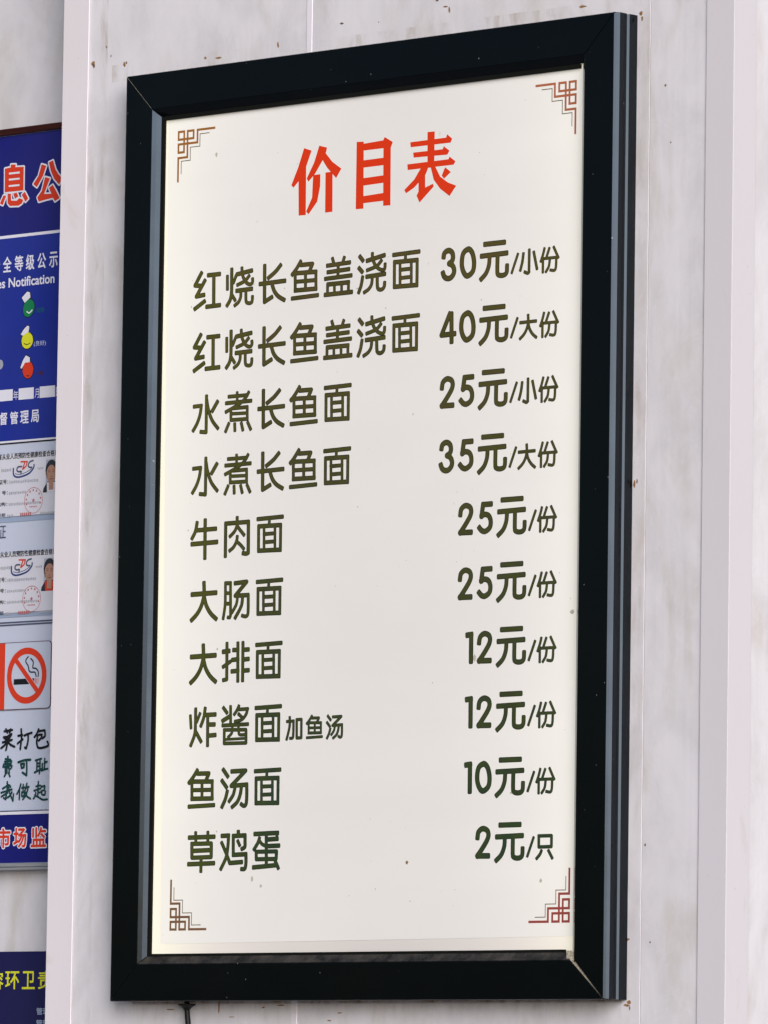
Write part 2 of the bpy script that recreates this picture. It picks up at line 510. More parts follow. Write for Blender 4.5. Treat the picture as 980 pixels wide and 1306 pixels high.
# ------------------------------------------------------------------ lettering data (traced pen strokes)
GLYPHS = {  # pen strokes of each character, tenths of a millimetre from its centre
 '红': '-94,187 -186,60 -108,51; -41,101 -164,-61 -52,-52; -182,-193 -42,-122; 11,156 176,157; 92,148 97,-181; -6,-183 184,-179',
 '烧': '*0.85 -186,121 -183,-13; ~ *0.95 -123,192 -122,75 -121,-56 -139,-133 -183,-190; *0.85 -59,117 -94,50; *0.85 -119,-76 -67,-142; -42,134 170,158; ~ *0.85 27,194 36,125 77,53 125,18 166,14 187,37 186,66; ~ *0.85 134,103 72,53 -34,20; -43,-43 174,-38; ~ *0.85 16,-55 15,-113 -14,-165 -69,-198; ~ *0.85 91,-57 93,-142 103,-177 141,-190 178,-183 188,-156 189,-124',
 '长': '-118,193 -113,-193 -7,-149; ~ 114,183 40,119 -59,61; -181,4 179,12; ~ -4,-17 29,-88 88,-147 173,-191',
 '鱼': '~ *0.95 -75,199 -131,130 -192,69; -63,163 99,162 56,85; -187,73 -114,80 150,74; *0.85 -151,80 -146,-109; *0.85 150,74 154,-109; -147,-103 154,-106; *0.9 -149,-11 152,-14; *0.85 -1,78 3,-107; *0.95 -187,-186 178,-177',
 '盖': '*0.85 -93,195 -77,153; *0.85 75,193 57,149; *0.95 -164,126 153,136; *0.95 -155,56 143,66; *0.95 -190,-12 177,-3; *0.85 -9,125 -12,-4; -153,-74 142,-73; *0.8 -158,-74 -158,-173; *0.8 142,-73 142,-180; *0.75 -60,-77 -58,-177; *0.75 43,-77 45,-177; -190,-182 186,-179',
 '浇': '-178,185 -138,143; -188,64 -146,24; ~ *0.9 -138,-35 -157,-121 -189,-191; -74,135 166,174; ~ *0.85 -2,202 5,144 50,69 112,28 161,21 178,40 181,78; ~ *0.85 126,120 60,68 -72,34; -76,-34 175,-23; ~ *0.85 1,-45 -8,-117 -48,-167 -109,-197; ~ *0.9 71,-47 75,-138 86,-173 122,-186 157,-175 175,-150 178,-117',
 '面': '*0.95 -179,167 177,175; *0.8 -10,165 -14,98; -165,89 152,88; *0.85 -167,87 -164,-170; *0.85 154,86 155,-180; -162,-170 153,-174; *0.75 -88,87 -83,-170; *0.75 71,83 76,-174; *0.85 -87,3 73,4; *0.85 -85,-84 74,-82',
 '水': '*0.9 -179,89 -73,92; ~ *0.9 -73,92 -89,0 -129,-91 -187,-169; *0.9 3,189 5,-198 -73,-189; ~ *0.9 9,141 33,46 90,-73 177,-164; 165,119 93,27',
 '煮': '*0.85 -145,164 125,164; *0.75 -24,198 -21,89; *0.9 -181,96 180,100; ~ *0.85 144,191 89,125 -5,69 -184,3; *0.85 -68,35 128,36; *0.8 -113,26 -110,-89; *0.8 128,36 131,-96; *0.85 -110,-89 131,-91; *0.75 -111,-22 130,-28; *0.85 -142,-127 -185,-205; *0.85 -53,-136 -49,-202; *0.85 45,-134 67,-203; *0.85 140,-132 181,-202',
 '牛': '~ *0.95 -118,172 -139,84 -188,9; -120,92 160,96; 3,193 7,-209; *1.05 -187,-53 179,-47',
 '肉': '*0.9 -4,196 -5,153; *0.95 -172,143 -170,-204; -172,143 161,145; 162,143 166,-185 137,-193 92,-186; ~ *0.85 -4,115 -38,55 -105,3; ~ *0.85 4,103 47,59 99,10; ~ *0.85 1,-5 -9,-54 -50,-113 -107,-149; ~ *0.85 8,-66 51,-95 97,-137',
 '大': '~ *1.05 -5,190 -2,59 -40,-55 -102,-138 -181,-200; *1.1 -177,75 172,80; ~ *1.05 0,51 35,-51 101,-138 182,-199',
 '肠': '~ *0.8 -166,174 -165,37 -168,-70 -192,-200; *0.9 -165,174 -92,172; *0.8 -92,172 -84,-174 -96,-195 -121,-192; *0.8 -163,68 -89,66; *0.85 -160,-45 -87,-45; -23,168 146,177 -20,35 168,34; ~ *0.85 172,30 174,-108 168,-173 136,-192 89,-182; ~ *0.8 15,18 -4,-62 -62,-140; ~ *0.9 89,18 71,-80 -15,-200',
 '排': '*0.9 -135,197 -130,-183 -179,-189; *1.05 -186,113 -104,118; *0.9 -185,-47 -86,2; *0.9 26,195 33,-204; -35,126 28,126; -49,21 30,26; -54,-101 33,-97; *0.9 100,197 103,-202; 102,123 179,124; 104,19 181,23; 107,-99 184,-97',
 '炸': '*0.8 -184,112 -172,-12; ~ *0.9 -107,182 -107,32 -115,-83 -171,-200; *0.8 -43,132 -86,51; *0.95 -96,-64 -22,-162; ~ *0.9 33,186 15,90 -26,3; 30,117 181,118; *0.9 73,104 77,-207; 75,13 171,12; 78,-105 186,-101',
 '酱': '*0.9 -175,182 -126,132; *0.8 -72,193 -68,28; -183,47 -78,93; ~ *0.8 49,195 21,151 -15,111; *0.8 32,160 179,162; ~ *0.8 179,162 154,101 92,50 -2,34; *0.8 49,111 92,79; *0.85 -182,-3 183,0; *0.8 -159,-51 160,-58 163,-198 -158,-195 -159,-51; ~ *0.7 -42,-15 -47,-84 -99,-128; ~ *0.7 48,-18 53,-79 69,-108 138,-110; *0.6 -146,-153 155,-149',
 '加': '~ *0.62 -65,113 -66,14 -105,-114; *0.62 -102,72 -8,75; ~ *0.62 -10,73 -10,-48 -17,-101 -53,-106; *0.62 36,88 104,89 106,-105 40,-106 36,88',
 '汤': '-168,194 -103,124; -184,77 -119,9; ~ *0.95 -107,-37 -132,-116 -180,-199; -43,174 160,178 -50,21 178,29; ~ *0.95 178,27 181,-101 172,-177 139,-195 102,-177; ~ *0.9 8,10 -17,-73 -75,-141; ~ *0.95 101,12 84,-76 43,-151 -30,-203',
 '草': '-180,153 185,156; *0.85 -87,201 -82,98; *0.85 93,202 95,95; *0.95 -141,86 147,85 148,-59 -137,-62 -141,86; -139,11 148,15; -184,-130 186,-125; *0.9 -1,-68 -1,-206',
 '鸡': '-176,162 -81,164; ~ *0.9 -81,164 -89,47 -113,-67 -187,-188; ~ *0.9 -180,88 -136,17 -92,-60 -58,-127; -51,-127 115,-120; 61,200 62,162; -12,158 160,161; ~ *0.95 160,161 161,96 159,39 117,19; *0.85 56,102 82,59; *0.9 -12,158 -8,-42; -8,-42 177,-38; ~ *0.95 177,-38 179,-133 164,-190 117,-194',
 '蛋': '-176,173 153,178; *0.8 153,176 137,125; *0.9 -11,170 -3,-168; -9,111 149,116; -8,41 172,44; ~ *0.9 -110,126 -132,77 -185,11; ~ *0.8 -106,99 -69,64 -8,41; *0.9 -153,-15 142,-16 138,-95 -151,-94 -153,-15; -189,-179 140,-161; *0.9 128,-121 170,-192',
 '3': '~ *1.22 -71,86 -62,121 -27,144 13,144 51,116 60,66 45,33 9,11; ~ *1.22 9,11 56,-16 78,-63 68,-107 28,-141 -19,-144 -59,-122 -78,-83',
 '0': '~o *1.22 5,139 57,100 85,4 71,-93 -6,-139 -61,-90 -85,-2 -65,102',
 '元': '*1.12 -130,179 135,180; *1.12 -174,59 169,66; ~ *1.1 -65,37 -73,-44 -111,-124 -178,-180; ~ *1.1 45,36 45,-121 58,-150 98,-162 147,-157 174,-131 178,-67',
 '/': '*0.56 40,93 -40,-93',
 '小': '~ *0.62 -74,87 -88,0 -113,-80; *0.62 6,119 5,-106; ~ *0.62 5,-106 -12,-119 -52,-104; *0.62 68,92 113,-81',
 '份': '~ *0.55 -71,118 -90,56 -118,-9; *0.55 -89,19 -89,-123; *0.55 -5,115 -45,19; *0.55 56,123 118,14; *0.55 -60,15 114,16; ~ *0.55 4,4 -8,-69 -46,-122; ~ *0.55 92,6 88,-84 69,-116 16,-110',
 '只': '*0.62 -79,114 93,114 93,3 -77,2 -79,114; ~ *0.62 -42,-38 -61,-73 -104,-114; *0.62 55,-38 104,-112',
 '4': '*1.16 22,146 -91,-70 91,-66; *1.16 45,144 51,-146',
 '2': '~ *1.2 -75,49 -64,103 -25,135 15,139 61,117 75,71 56,20 -1,-55 -72,-137; *1.2 -72,-137 75,-139',
 '5': '*1.2 78,139 -28,138; *1.2 -30,138 -49,20; ~ *1.2 -49,20 -6,36 49,19 77,-35 67,-101 7,-139 -43,-130 -78,-98',
 '1': '*1.2 -29,134 29,139; *1.2 25,137 26,-139',
}
TITLE = {  # outlines of the red heading, tenths of a millimetre from the lower left corner of the box
 '价': 'p 2561,9008 2669,8973 2594,8808 2599,8291 2497,8293 2487,8661 2415,8599 2383,8627 2478,8807; p 2781,9016 2894,8985 2875,8927 2970,8829 3104,8743 3031,8649 2899,8771 2833,8858 2726,8722 2632,8645 2605,8679 2709,8841; p 2698,8709 2802,8709 2802,8587 2762,8420 2640,8296 2604,8327 2688,8469; p 2877,8720 2978,8722 2984,8295 2880,8293',
 '目': 'p 3320,9007 3420,9002 3429,8291 3320,8293; p 3702,8998 3719,9024 3834,8961 3807,8904 3813,8295 3711,8297; p 3412,8979 3711,8991 3713,8908 3413,8907; p 3415,8803 3715,8806 3716,8728 3417,8726; p 3419,8614 3718,8620 3720,8541 3421,8535; p 3423,8423 3722,8434 3724,8351 3425,8348',
 '表': 'p 4083,8936 4587,8940 4600,8974 4671,8922 4649,8882 4090,8883; p 4125,8823 4541,8822 4555,8853 4634,8799 4607,8760 4135,8770; p 4046,8706 4624,8710 4638,8736 4720,8681 4698,8647 4052,8646; p 4324,9022 4425,9020 4424,8639 4331,8647; p 4241,8655 4345,8654 4304,8576 4146,8453 4034,8403 4008,8439 4145,8537; p 4207,8528 4298,8598 4301,8440 4413,8472 4419,8440 4225,8290 4182,8366 4209,8405; p 4370,8665 4432,8660 4510,8537 4623,8465 4736,8424 4645,8323 4512,8411 4421,8513; p 4578,8630 4658,8573 4566,8512 4532,8546',
}
BRUSH = {  # strokes and outlines on the notice board, tenths of a millimetre
 '息': 'p -2742,9333 -2653,9338 -2441,9329 -2439,9063 -2738,9065; p -2653,9327 -2648,9371 -2569,9364 -2579,9320; p -2755,9032 -2713,9024 -2767,8923 -2814,8944; p -2691,9046 -2639,9041 -2634,8964 -2545,8953 -2502,8980 -2442,8956 -2457,8919 -2510,8896 -2652,8904 -2688,8938; p -2601,9038 -2547,9047 -2519,9001 -2572,8978; p -2465,9015 -2417,9044 -2361,8964 -2405,8931',
 '公': 'p -2157,9331 -2084,9308 -2130,9205 -2226,9081 -2284,9119 -2205,9204; p -2042,9343 -1978,9359 -1937,9257 -1893,9200 -1825,9145 -1874,9080 -1956,9152 -2012,9248; p -2099,9183 -2021,9161 -2062,9085 -2111,8993 -1995,8987 -2034,9056 -1976,9085 -1920,9012 -1864,8929 -1936,8898 -1967,8939 -2079,8929 -2192,8914 -2217,8964 -2147,9031',
 '菜': '-2576,3014 -2451,3025; -2550,3035 -2528,2998; -2477,3033 -2492,2997; -2585,2948 -2532,2950 -2460,2981; -2585,2948 -2553,2925; -2532,2950 -2511,2928; -2465,2970 -2500,2927; -2599,2890 -2453,2915; ~ -2532,2932 -2528,2866 -2544,2804; ~ -2531,2902 -2566,2859 -2623,2828; ~ -2520,2902 -2478,2864 -2409,2837',
 '打': '~ -2310,3028 -2302,2932 -2319,2808; -2355,2956 -2287,2965; -2363,2872 -2281,2917; ~ -2256,2957 -2199,2973 -2142,2985; ~ -2199,2973 -2199,2893 -2226,2813; -2226,2813 -2247,2825',
 '包': '~ -2034,3020 -2063,2969 -2099,2934; -2043,2998 -1940,3006; ~ -1940,3006 -1933,2944 -1979,2919; -2032,2958 -1980,2960 -1989,2923 -2030,2895; ~ -2047,2954 -2061,2874 -2038,2819 -1976,2813 -1894,2829 -1879,2851 -1895,2880',
 '费': '~ -2511,2733 -2525,2682 -2576,2640; -2552,2705 -2468,2695; -2561,2676 -2451,2680 -2461,2651 -2576,2647 -2586,2618; ~ -2575,2617 -2450,2629 -2465,2593; ~ -2510,2726 -2513,2653 -2523,2609; -2549,2609 -2547,2551; -2491,2608 -2484,2549; -2549,2609 -2491,2608; -2522,2594 -2526,2550; -2532,2550 -2562,2511; -2500,2550 -2473,2508',
 '可': '~ -2347,2663 -2253,2682 -2154,2687; -2304,2640 -2293,2599; -2304,2640 -2250,2646 -2256,2605 -2293,2599; ~ -2217,2685 -2209,2601 -2212,2517; -2212,2517 -2276,2547',
 '耻': '-2076,2677 -1983,2693; -2050,2680 -2052,2567; -2004,2690 -2002,2610 -2010,2530; -2049,2640 -2008,2646; -2048,2607 -2007,2613; -2088,2543 -1980,2580; -1931,2692 -1933,2571; -1966,2638 -1964,2565; -1930,2644 -1894,2658; -1980,2562 -1882,2581',
 '我': '~ -2513,2451 -2516,2352 -2539,2257; -2534,2257 -2566,2273; -2584,2376 -2517,2407; -2609,2332 -2437,2365; -2603,2288 -2504,2330; ~ -2496,2417 -2473,2329 -2418,2236; -2418,2236 -2412,2313; ~ -2437,2335 -2472,2292 -2524,2272; -2475,2413 -2459,2391',
 '做': '~ -2298,2420 -2318,2369 -2358,2312; -2317,2355 -2319,2252; -2281,2376 -2240,2382; -2261,2412 -2262,2331; -2280,2328 -2238,2331 -2242,2287 -2279,2284 -2280,2328; ~ -2204,2425 -2219,2374 -2233,2345; -2214,2381 -2172,2388; ~ -2182,2381 -2211,2301 -2262,2251; ~ -2228,2338 -2201,2286 -2143,2255',
 '起': '-2023,2439 -2027,2391; -2058,2388 -1991,2398; -2088,2342 -1985,2365; -2027,2391 -2029,2275; -2025,2318 -1984,2325; ~ -2061,2319 -2071,2283 -2096,2254; ~ -2076,2290 -2013,2267 -1950,2240 -1878,2242; -1975,2383 -1923,2392 -1927,2345 -1968,2339; ~ -1968,2339 -1962,2299 -1921,2294 -1911,2330',
}

# ------------------------------------------------------------------ the wall
O = (0, 0, BASE_Z)
LOW, HIGH = -1650, 1700           # mm, relative to the foot of the light box
wall = thing('wall', 'marble patterned cladding wall', 'wall', O, kind='structure')
for x0, x1 in ((-91.5, 237.3), (244.7, 717.2), (717.6, 791.8)):
    box('wall_panel', (x0, 0, LOW), (x1, 8, HIGH), 'marble', wall, 0.0006)
box('joint_strip', (236.9, -0.7, LOW), (245.1, 3, HIGH), 'joint', wall, 0.0006)
box('wall_core', (-126, 8.5, LOW), (824, 60, HIGH), 'dark_gap', wall)

def l_trim(name, xa, xb, side_x, depth, mat, t=1.6, proud=2.0):
    """PVC corner angle: front leg xa..xb, return leg at side_x going back"""
    y0 = -proud
    s = 1 if side_x == xb else -1
    if s > 0: prof = [(xa, y0), (xb, y0), (xb, depth), (xb - t, depth), (xb - t, y0 + t), (xa, y0 + t)]
    else: prof = [(xb, y0), (xb, y0 + t), (xa + t, y0 + t), (xa + t, depth), (xa, depth), (xa, y0)]
    V = [(x * .001, y * .001, z * .001) for z in (LOW, HIGH) for x, y in prof]
    n = 6
    F = [(i, (i + 1) % n, (i + 1) % n + n, i + n) for i in range(n)] + [tuple(range(n))[::-1], tuple(range(n, 2 * n))]
    return mesh_obj(name, V, F, mat, wall, bevel=0.0005)
t = l_trim('corner_trim', -129.6, -90.2, -129.6, 60, 'trim')
t['label'] = 'pinkish white corner trim left of the menu'
t = l_trim('corner_trim', 793.2, 829.6, 829.6, 34, 'trim_grey')
t['label'] = 'pale corner trim at the right end of the wall'
# side wall returning from the right corner, and the recessed wall on the left
box('wall_panel', (819.5, 34.6, LOW), (827.6, 900, HIGH), 'marble', wall, 0.0006)
for x0, x1 in ((-1130, -531), (-530, -126)):
    box('wall_panel', (x0, 68, LOW), (x1, 76, HIGH), 'marble', wall, 0.0006)
box('wall_core', (-1130, 76.5, LOW), (818, 300, HIGH), 'dark_gap', wall)

def blob(cx, cz, rx, rz, n=11, j=0.35):
    return [(cx + rx * cos(2 * pi * k / n) * random.uniform(1 - j, 1 + j), cz + rz * sin(2 * pi * k / n) * random.uniform(1 - j, 1 + j)) for k in range(n)]
# rust, screw pits and dead insects on the cladding
pits = []
for x, z, a, b in ((-83.2, 1024.5, 1.7, 2.3), (-64.3, 1043.5, 1.0, 1.2), (-33.0, 1023.2, 1.3, 1.5), (287.5, 1034, 2.6, 1.0), (424, 1044.5, 2.2, 0.9),
                   (341, 1030, 0.7, 0.7), (746, 866, 0.9, 1.1), (722, 155, 1.0, 1.2), (-92, 560, 1.0, 2.6), (730, 57, 0.8, 1.0), (-104.5, 340, 0.7, 1.7),
                   (-127, 520, 1.4, 1.1), (-101, 460, 1.5, 0.5), (-57, 1033, 0.6, 1.4)):
    pits.append(blob(x, z, a, b))
o = flat('dark_pits', pits, 'dark_spot', wall, -0.25, 0.2); o['kind'] = 'stuff'
o.location.y = 0
rs = []
for x, z, a, b in ((-84.5, 1027, 2.6, 3.0), (-36, 1021.6, 2.0, 2.6), (87, 1016.5, 2.4, 1.4), (107, 1015, 4.5, 1.0), (195, 1020.5, 1.3, 3.2), (441, 1033, 1.6, 3.4), (436, 1037, 3.0, 0.8),
                   (626, 1017.5, 5.0, 1.2), (704.5, 1002, 2.2, 2.4), (706, 997, 1.2, 2.6), (738, 925, 1.6, 1.2), (700, 60, 2.5, 1.4), (702.5, 520, 1.3, 4), (706, 523, 0.8, 3),
                   (703, -3, 2.3, 2.2), (700, -6, 3.2, 1.4), (704, -9, 1.0, 2.6), (131, -6, 0.9, 8), (196, -7, 2.2, 0.8), (222, -5, 6, 0.7), (306, -13, 3.2, 0.7), (291, -21, 2.6, 0.8), (60, -9, 7, 0.6), (150, -17, 4, 0.5)):
    rs.append(blob(x, z, a, b))
o = flat('rust_stains', rs, 'rust', wall, -0.18, 0.12); o['kind'] = 'stuff'
o = raw_print('grime_stain', [rect(2, -34, 693, 0.5)], 'grime', wall, -0.12); o['kind'] = 'stuff'

pave = mesh_obj('pavement', [(-20, -25, 0), (20, -25, 0), (20, 0.9, 0), (-20, 0.9, 0)], [(0, 1, 2, 3)], 'paving')  # ground sheet out of view, added to bounce light up under the box
pave['kind'] = 'structure'; pave['label'] = 'unseen pale concrete pavement, added to bounce light up the wall'
o = raw_print('damp_stain', [rect(699, 2, 716.5, 1060), rect(-90, -60, -62, 1100), rect(-55, 1003, 230, 1022), rect(250, 1003, 700, 1020), rect(-28, 0, -1, 960)], 'damp', wall, -0.1); o['kind'] = 'stuff'

# ------------------------------------------------------------------ the light box
W, H = 695.5, 1000.0
FR = -32.0                        # y of the frame front, mm
sign = thing('menu_light_box', 'tall black framed light box menu with red heading and ten priced dishes', 'light box sign', O)

# rail cross-section: (distance inward from the outer front edge, depth behind the front)
PROFILE = [(0.0, 0.0), (-2.3, 2.0), (-4.4, 4.6), (-4.6, 5.2), (-4.6, 15.0), (6, 15.0), (6, 10.35), (44, 10.35), (46.6, 8.4), (46.9, 7.7), (46.7, 7.2), (42.8, 3.6), (39.1, 0.4), (38.2, 0.0)]
def rail(side, gap_end=None):
    """mitred rail; gap_end(u) pulls the right-hand end of the bottom rail back where the joint has opened"""
    V = []
    for end in (0, 1):
        for uu, dd in PROFILE:
            if side in 'bt' and uu < 0: uu, dd = {2.0: (-0.3, 0.25), 4.6: (-0.6, 0.6), 5.2: (-0.8, 1.0), 15.0: (-0.8, 15.0)}[dd]
            g = 0.28
            off = gap_end(uu) if (gap_end and end) else 0.0
            m = uu
            mm = max(uu, -0.8)
            if side in 'bt':
                x = (m + g) if end == 0 else (W - m - g - off)
                z = m if side == 'b' else H - m
            else:
                z = (mm + g) if end == 0 else (H - mm - g)
                x = m if side == 'l' else W - m
            V.append((x * .001, (FR + dd) * .001, z * .001))
    n = len(PROFILE)
    F = [(i, (i + 1) % n, (i + 1) % n + n, i + n) for i in range(n)] + [tuple(range(n)), tuple(range(n, 2 * n))[::-1]]
    o = mesh_obj('frame_rail', V, F, 'frame', sign)
    import bmesh
    bm = bmesh.new(); bm.from_mesh(o.data); bmesh.ops.recalc_face_normals(bm, faces=bm.faces); bm.to_mesh(o.data); bm.free()
    o.modifiers.new('bevel', 'BEVEL').width = 0.00035
    o.modifiers['bevel'].segments = 2; o.modifiers['bevel'].limit_method = 'ANGLE'; o.modifiers['bevel'].angle_limit = RD(25)
    return o
rail('l'); rail('r'); rail('t')
br_gap = lambda uu: 0.25 if uu < 6 else (0.25 + (uu - 6) * 0.075 if uu < 30 else 2.0 + (uu - 30) * 0.36)
rail('b', br_gap)
for side in 'lrtb':               # matte black strip between rail and acrylic
    a, b = 46.8, 51.3
    if side == 'l': box('black_strip', (a, FR + 8.0, a), (b, FR + 10.3, H - a), 'black_strip', sign)
    if side == 'r': box('black_strip', (W - 48.0, FR + 8.6, 49), (W - a, FR + 10.3, H - 49), 'black_strip', sign)
    if side == 't': box('black_strip', (51.5, FR + 6.9, H - b), (W - 51.5, FR + 10.3, H - a), 'black_strip', sign)
    if side == 'b': box('black_strip', (51.5, FR + 7.6, a), (W - 58, FR + 10.3, 49.8), 'black_strip', sign)
o = box('bracket_and_glint', (W - 50.5, FR + 1.6, 1.5), (W - 1.5, FR + 5.6, 48.5), 'bracket', sign, 0.0004)
box('bracket_and_glint', (1.2, FR + 0.35, H - 38), (38, FR + 5.6, H - 1.2), 'bracket', sign)  # pale slab added under the upper left mitre to paint its bright glint
scr = disc(W - 39.2, 37.6, 1.1); flat('screw', [scr], 'screw', o, FR + 1.5, 0.4)
box('housing', (-1.6, FR + 15.2, 0.4), (W + 1.6, FR + 17.4, H - 0.4), 'black_strip', sign)
# back tray: chamfered front edge then a straight side
def tray():
    lo, lz, ch = -4.6, -0.6, 1.9
    V = []
    for inset, y in ((ch, FR + 17.3), (0, FR + 19.2), (0, -0.3)):
        iz = inset * 0.2
        V += [((lo + inset) * .001, y * .001, (lz + iz) * .001), ((W - lo - inset) * .001, y * .001, (lz + iz) * .001),
              ((W - lo - inset) * .001, y * .001, (H - lz - iz) * .001), ((lo + inset) * .001, y * .001, (H - lz - iz) * .001)]
    F = [(0, 1, 2, 3)]
    for k in (0, 4):
        for i in range(4): F.append((k + i, k + 4 + i, k + 4 + (i + 1) % 4, k + (i + 1) % 4))
    F.append((11, 10, 9, 8))
    o = mesh_obj('back_tray', V, F, 'frame', sign)
    import bmesh
    bm = bmesh.new(); bm.from_mesh(o.data); bmesh.ops.recalc_face_normals(bm, faces=bm.faces); bm.to_mesh(o.data); bm.free()
tray()
YPL = FR + 10.55
box('acrylic_panel', (44, YPL + 0.25, 44), (W - 44, YPL + 3, H - 44), 'panel', sign)
film = mesh_obj('menu_sheet', [(x * .001, y * .001, z * .001) for y in (YPL - 0.12, YPL + 0.2) for x, z in ((63.7, 60.4), (650.6, 63.3), (650.6, 950), (54.6, 950))],
                [(0, 1, 2, 3), (4, 7, 6, 5), (0, 4, 5, 1), (1, 5, 6, 2), (2, 6, 7, 3), (3, 7, 4, 0)], 'sheet', sign)
film['label'] = 'backlit white menu sheet printed in red, olive and green'

HW = 2.36
cache = {}
def glyph_polys(ch, wmul=1.0, grow=0.0):
    k = (ch, wmul, grow)
    if k not in cache: cache[k] = polys_of(GLYPHS[ch], HW * wmul, 0.45, grow)
    return cache[k]

def put_line(items, label):
    """items: (char, x, z, scale, width multiplier). One printed run: dark edge below, coloured ink above."""
    edge, face = [], []
    bottom = []
    for ch, x, z, s, wm in items:
        e = shift(glyph_polys(ch, wm / s, 0.18 / s), x, z, s, s)
        f = shift(glyph_polys(ch, wm / s, -0.50 / s if (wm > 0.9 and ch not in '/小份只加') else -0.32 / s), x, z, s, s)
        edge.append(e); face.append(f)
    oe = join_flat('lettering', edge, 'ink_edge', film, YPL - 0.24)
    oe['label'] = label
    of = join_flat('letter_face', face, 'ink', film, YPL - 0.33)
    return oe

def join_flat(name, groups, mat, parent, y):
    V, F = [], []
    for polys in groups:
        me = flat_mesh('tmp', polys, y, 0.04)
        k = len(V)
        V += [tuple(v.co) for v in me.vertices]; F += [tuple(i + k for i in p.vertices) for p in me.polygons]
        bpy.data.meshes.remove(me)
    me = bpy.data.meshes.new(name); me.from_pydata(V, [], F); me.update()
    return link_obj(name, me, mat, parent)

ROWS = [
    (1, '红烧长鱼盖浇面', '30', '小份', 528.0, 777.7), (2, '红烧长鱼盖浇面', '40', '大份', 528.4, 711.1),
    (3, '水煮长鱼面', '25', '小份', 528.5, 644.4), (4, '水煮长鱼面', '35', '大份', 528.7, 577.5),
    (5, '牛肉面', '25', '份', 556.5, 511.1), (6, '大肠面', '25', '份', 557.2, 444.2), (7, '大排面', '12', '份', 558.0, 377.6),
    (8, '炸酱面', '12', '份', 558.5, 311.2), (9, '鱼汤面', '10', '份', 558.7, 243.9), (10, '草鸡蛋', ' 2', '只', 559.3, 177.4)]
for row, dish, price, unit, yx, yz in ROWS:
    it = []
    for c, ch in enumerate(dish):
        it.append((ch, 117 + .55 * (row - 1) + 48 * c, 759.9 - 66.9 * (row - 1), 1.0, 1.0))
    if row == 8:
        it += [('加', 254.7, 285.4, 1.0, 1.1), ('鱼', 284.4, 285.6, 0.585, 0.64), ('汤', 312.9, 285.2, 0.585, 0.66)]
    put_line(it, 'dish name reading ' + dish + ('加鱼汤' if row == 8 else ''))
    it = [('元', yx - 0.2, yz - 17.9, 1.0, 1.0), ('/', yx + 28.2, yz - 23.0, 1.0, 1.15)]
    for k, ch in enumerate(price):
        dx = {'1': -57.6 if k == 0 else -32}.get(ch, (-63.4, -36.6)[k])
        if ch != ' ': it.append((ch, yx + dx, yz - (17.2 if ch != '4' else 16.8), 1.0, 1.0))
    for k, ch in enumerate(unit):
        x = yx + (47.2 if k == 0 else 75.5) + (0.6 if ch == '份' and k == 0 else 0)
        if ch == '大': it.append((ch, x, yz - 22.9, 0.6, 0.66))
        else: it.append((ch, x, yz - (22.6 if ch != '只' else 23.5), 1.0, 1.16))
    put_line(it, 'price reading ' + price.strip() + '元/' + unit)
for ch in '价目表':
    o = flat('heading_character', polys_of(TITLE[ch], HW), 'red', film, YPL - 0.24, 0.08)
    o['label'] = 'red heading character ' + ch

def ornament(cx, cz, sx, sz, L, mat, label):
    """stepped fret with a square knot at (cx, cz), legs running sx / sz, in ink"""
    N = (0, .157, .253, .42, .53, 1.0)
    hw = 1.25
    def seg(*p): return stroke_polys([(cx + sx * a * L, cz + sz * b * L) for a, b in p], hw, 0.97, 4)
    P = []
    n = N
    def line(a, b):                                 # axis-aligned bar with square ends
        x0, z0 = cx + sx * a[0] * L, cz + sz * a[1] * L; x1, z1 = cx + sx * b[0] * L, cz + sz * b[1] * L
        P.append(rect(min(x0, x1) - hw, min(z0, z1) - hw, max(x0, x1) + hw, max(z0, z1) + hw))
    for a, b in (((0, 0), (n[1], 0)), ((n[2], 0), (n[3], 0)), ((0, n[1]), (n[3], n[1])), ((0, n[2]), (n[4], n[2])), ((0, n[3]), (n[1], n[3])), ((0, n[4]), (n[2], n[4])),
                 ((n[4], 0), (n[5], 0))):
        line(a, b); line(a[::-1], b[::-1])
    o = flat('corner_ornament', P, mat, film, YPL - 0.24, 0.06)
    o['label'] = label
    hw2 = 0.45
    Q = []
    path = [(.087, .855), (.087, .60), (.336, .60), (.336, .336), (.60, .336), (.60, .087), (.855, .087)]
    for a, b in zip(path, path[1:]):
        x0, z0 = cx + sx * a[0] * L, cz + sz * a[1] * L; x1, z1 = cx + sx * b[0] * L, cz + sz * b[1] * L
        Q.append(rect(min(x0, x1) - hw2, min(z0, z1) - hw2, max(x0, x1) + hw2, max(z0, z1) + hw2))
    flat('hairline', Q, 'hair', film, YPL - 0.24, 0.06)
ornament(69.9, 934.7, 1, -1, 53.5, 'orn_tl', 'ochre fret ornament in the upper left corner of the sheet')
ornament(636.3, 936.4, -1, -1, 53.5, 'orn_tr', 'rust pink fret ornament in the upper right corner of the sheet')
ornament(78.0, 75.6, 1, 1, 52.0, 'orn_bl', 'brown fret ornament in the lower left corner of the sheet')
ornament(640.3, 78.2, -1, 1, 53.0, 'orn_br', 'dark red fret ornament in the lower right corner of the sheet')
# the rust dot low on the sheet and a few smudges
flat('rust_dot', [blob(418, 141.5, 1.8, 1.7)], 'rust', film, YPL - 0.3, 0.1)

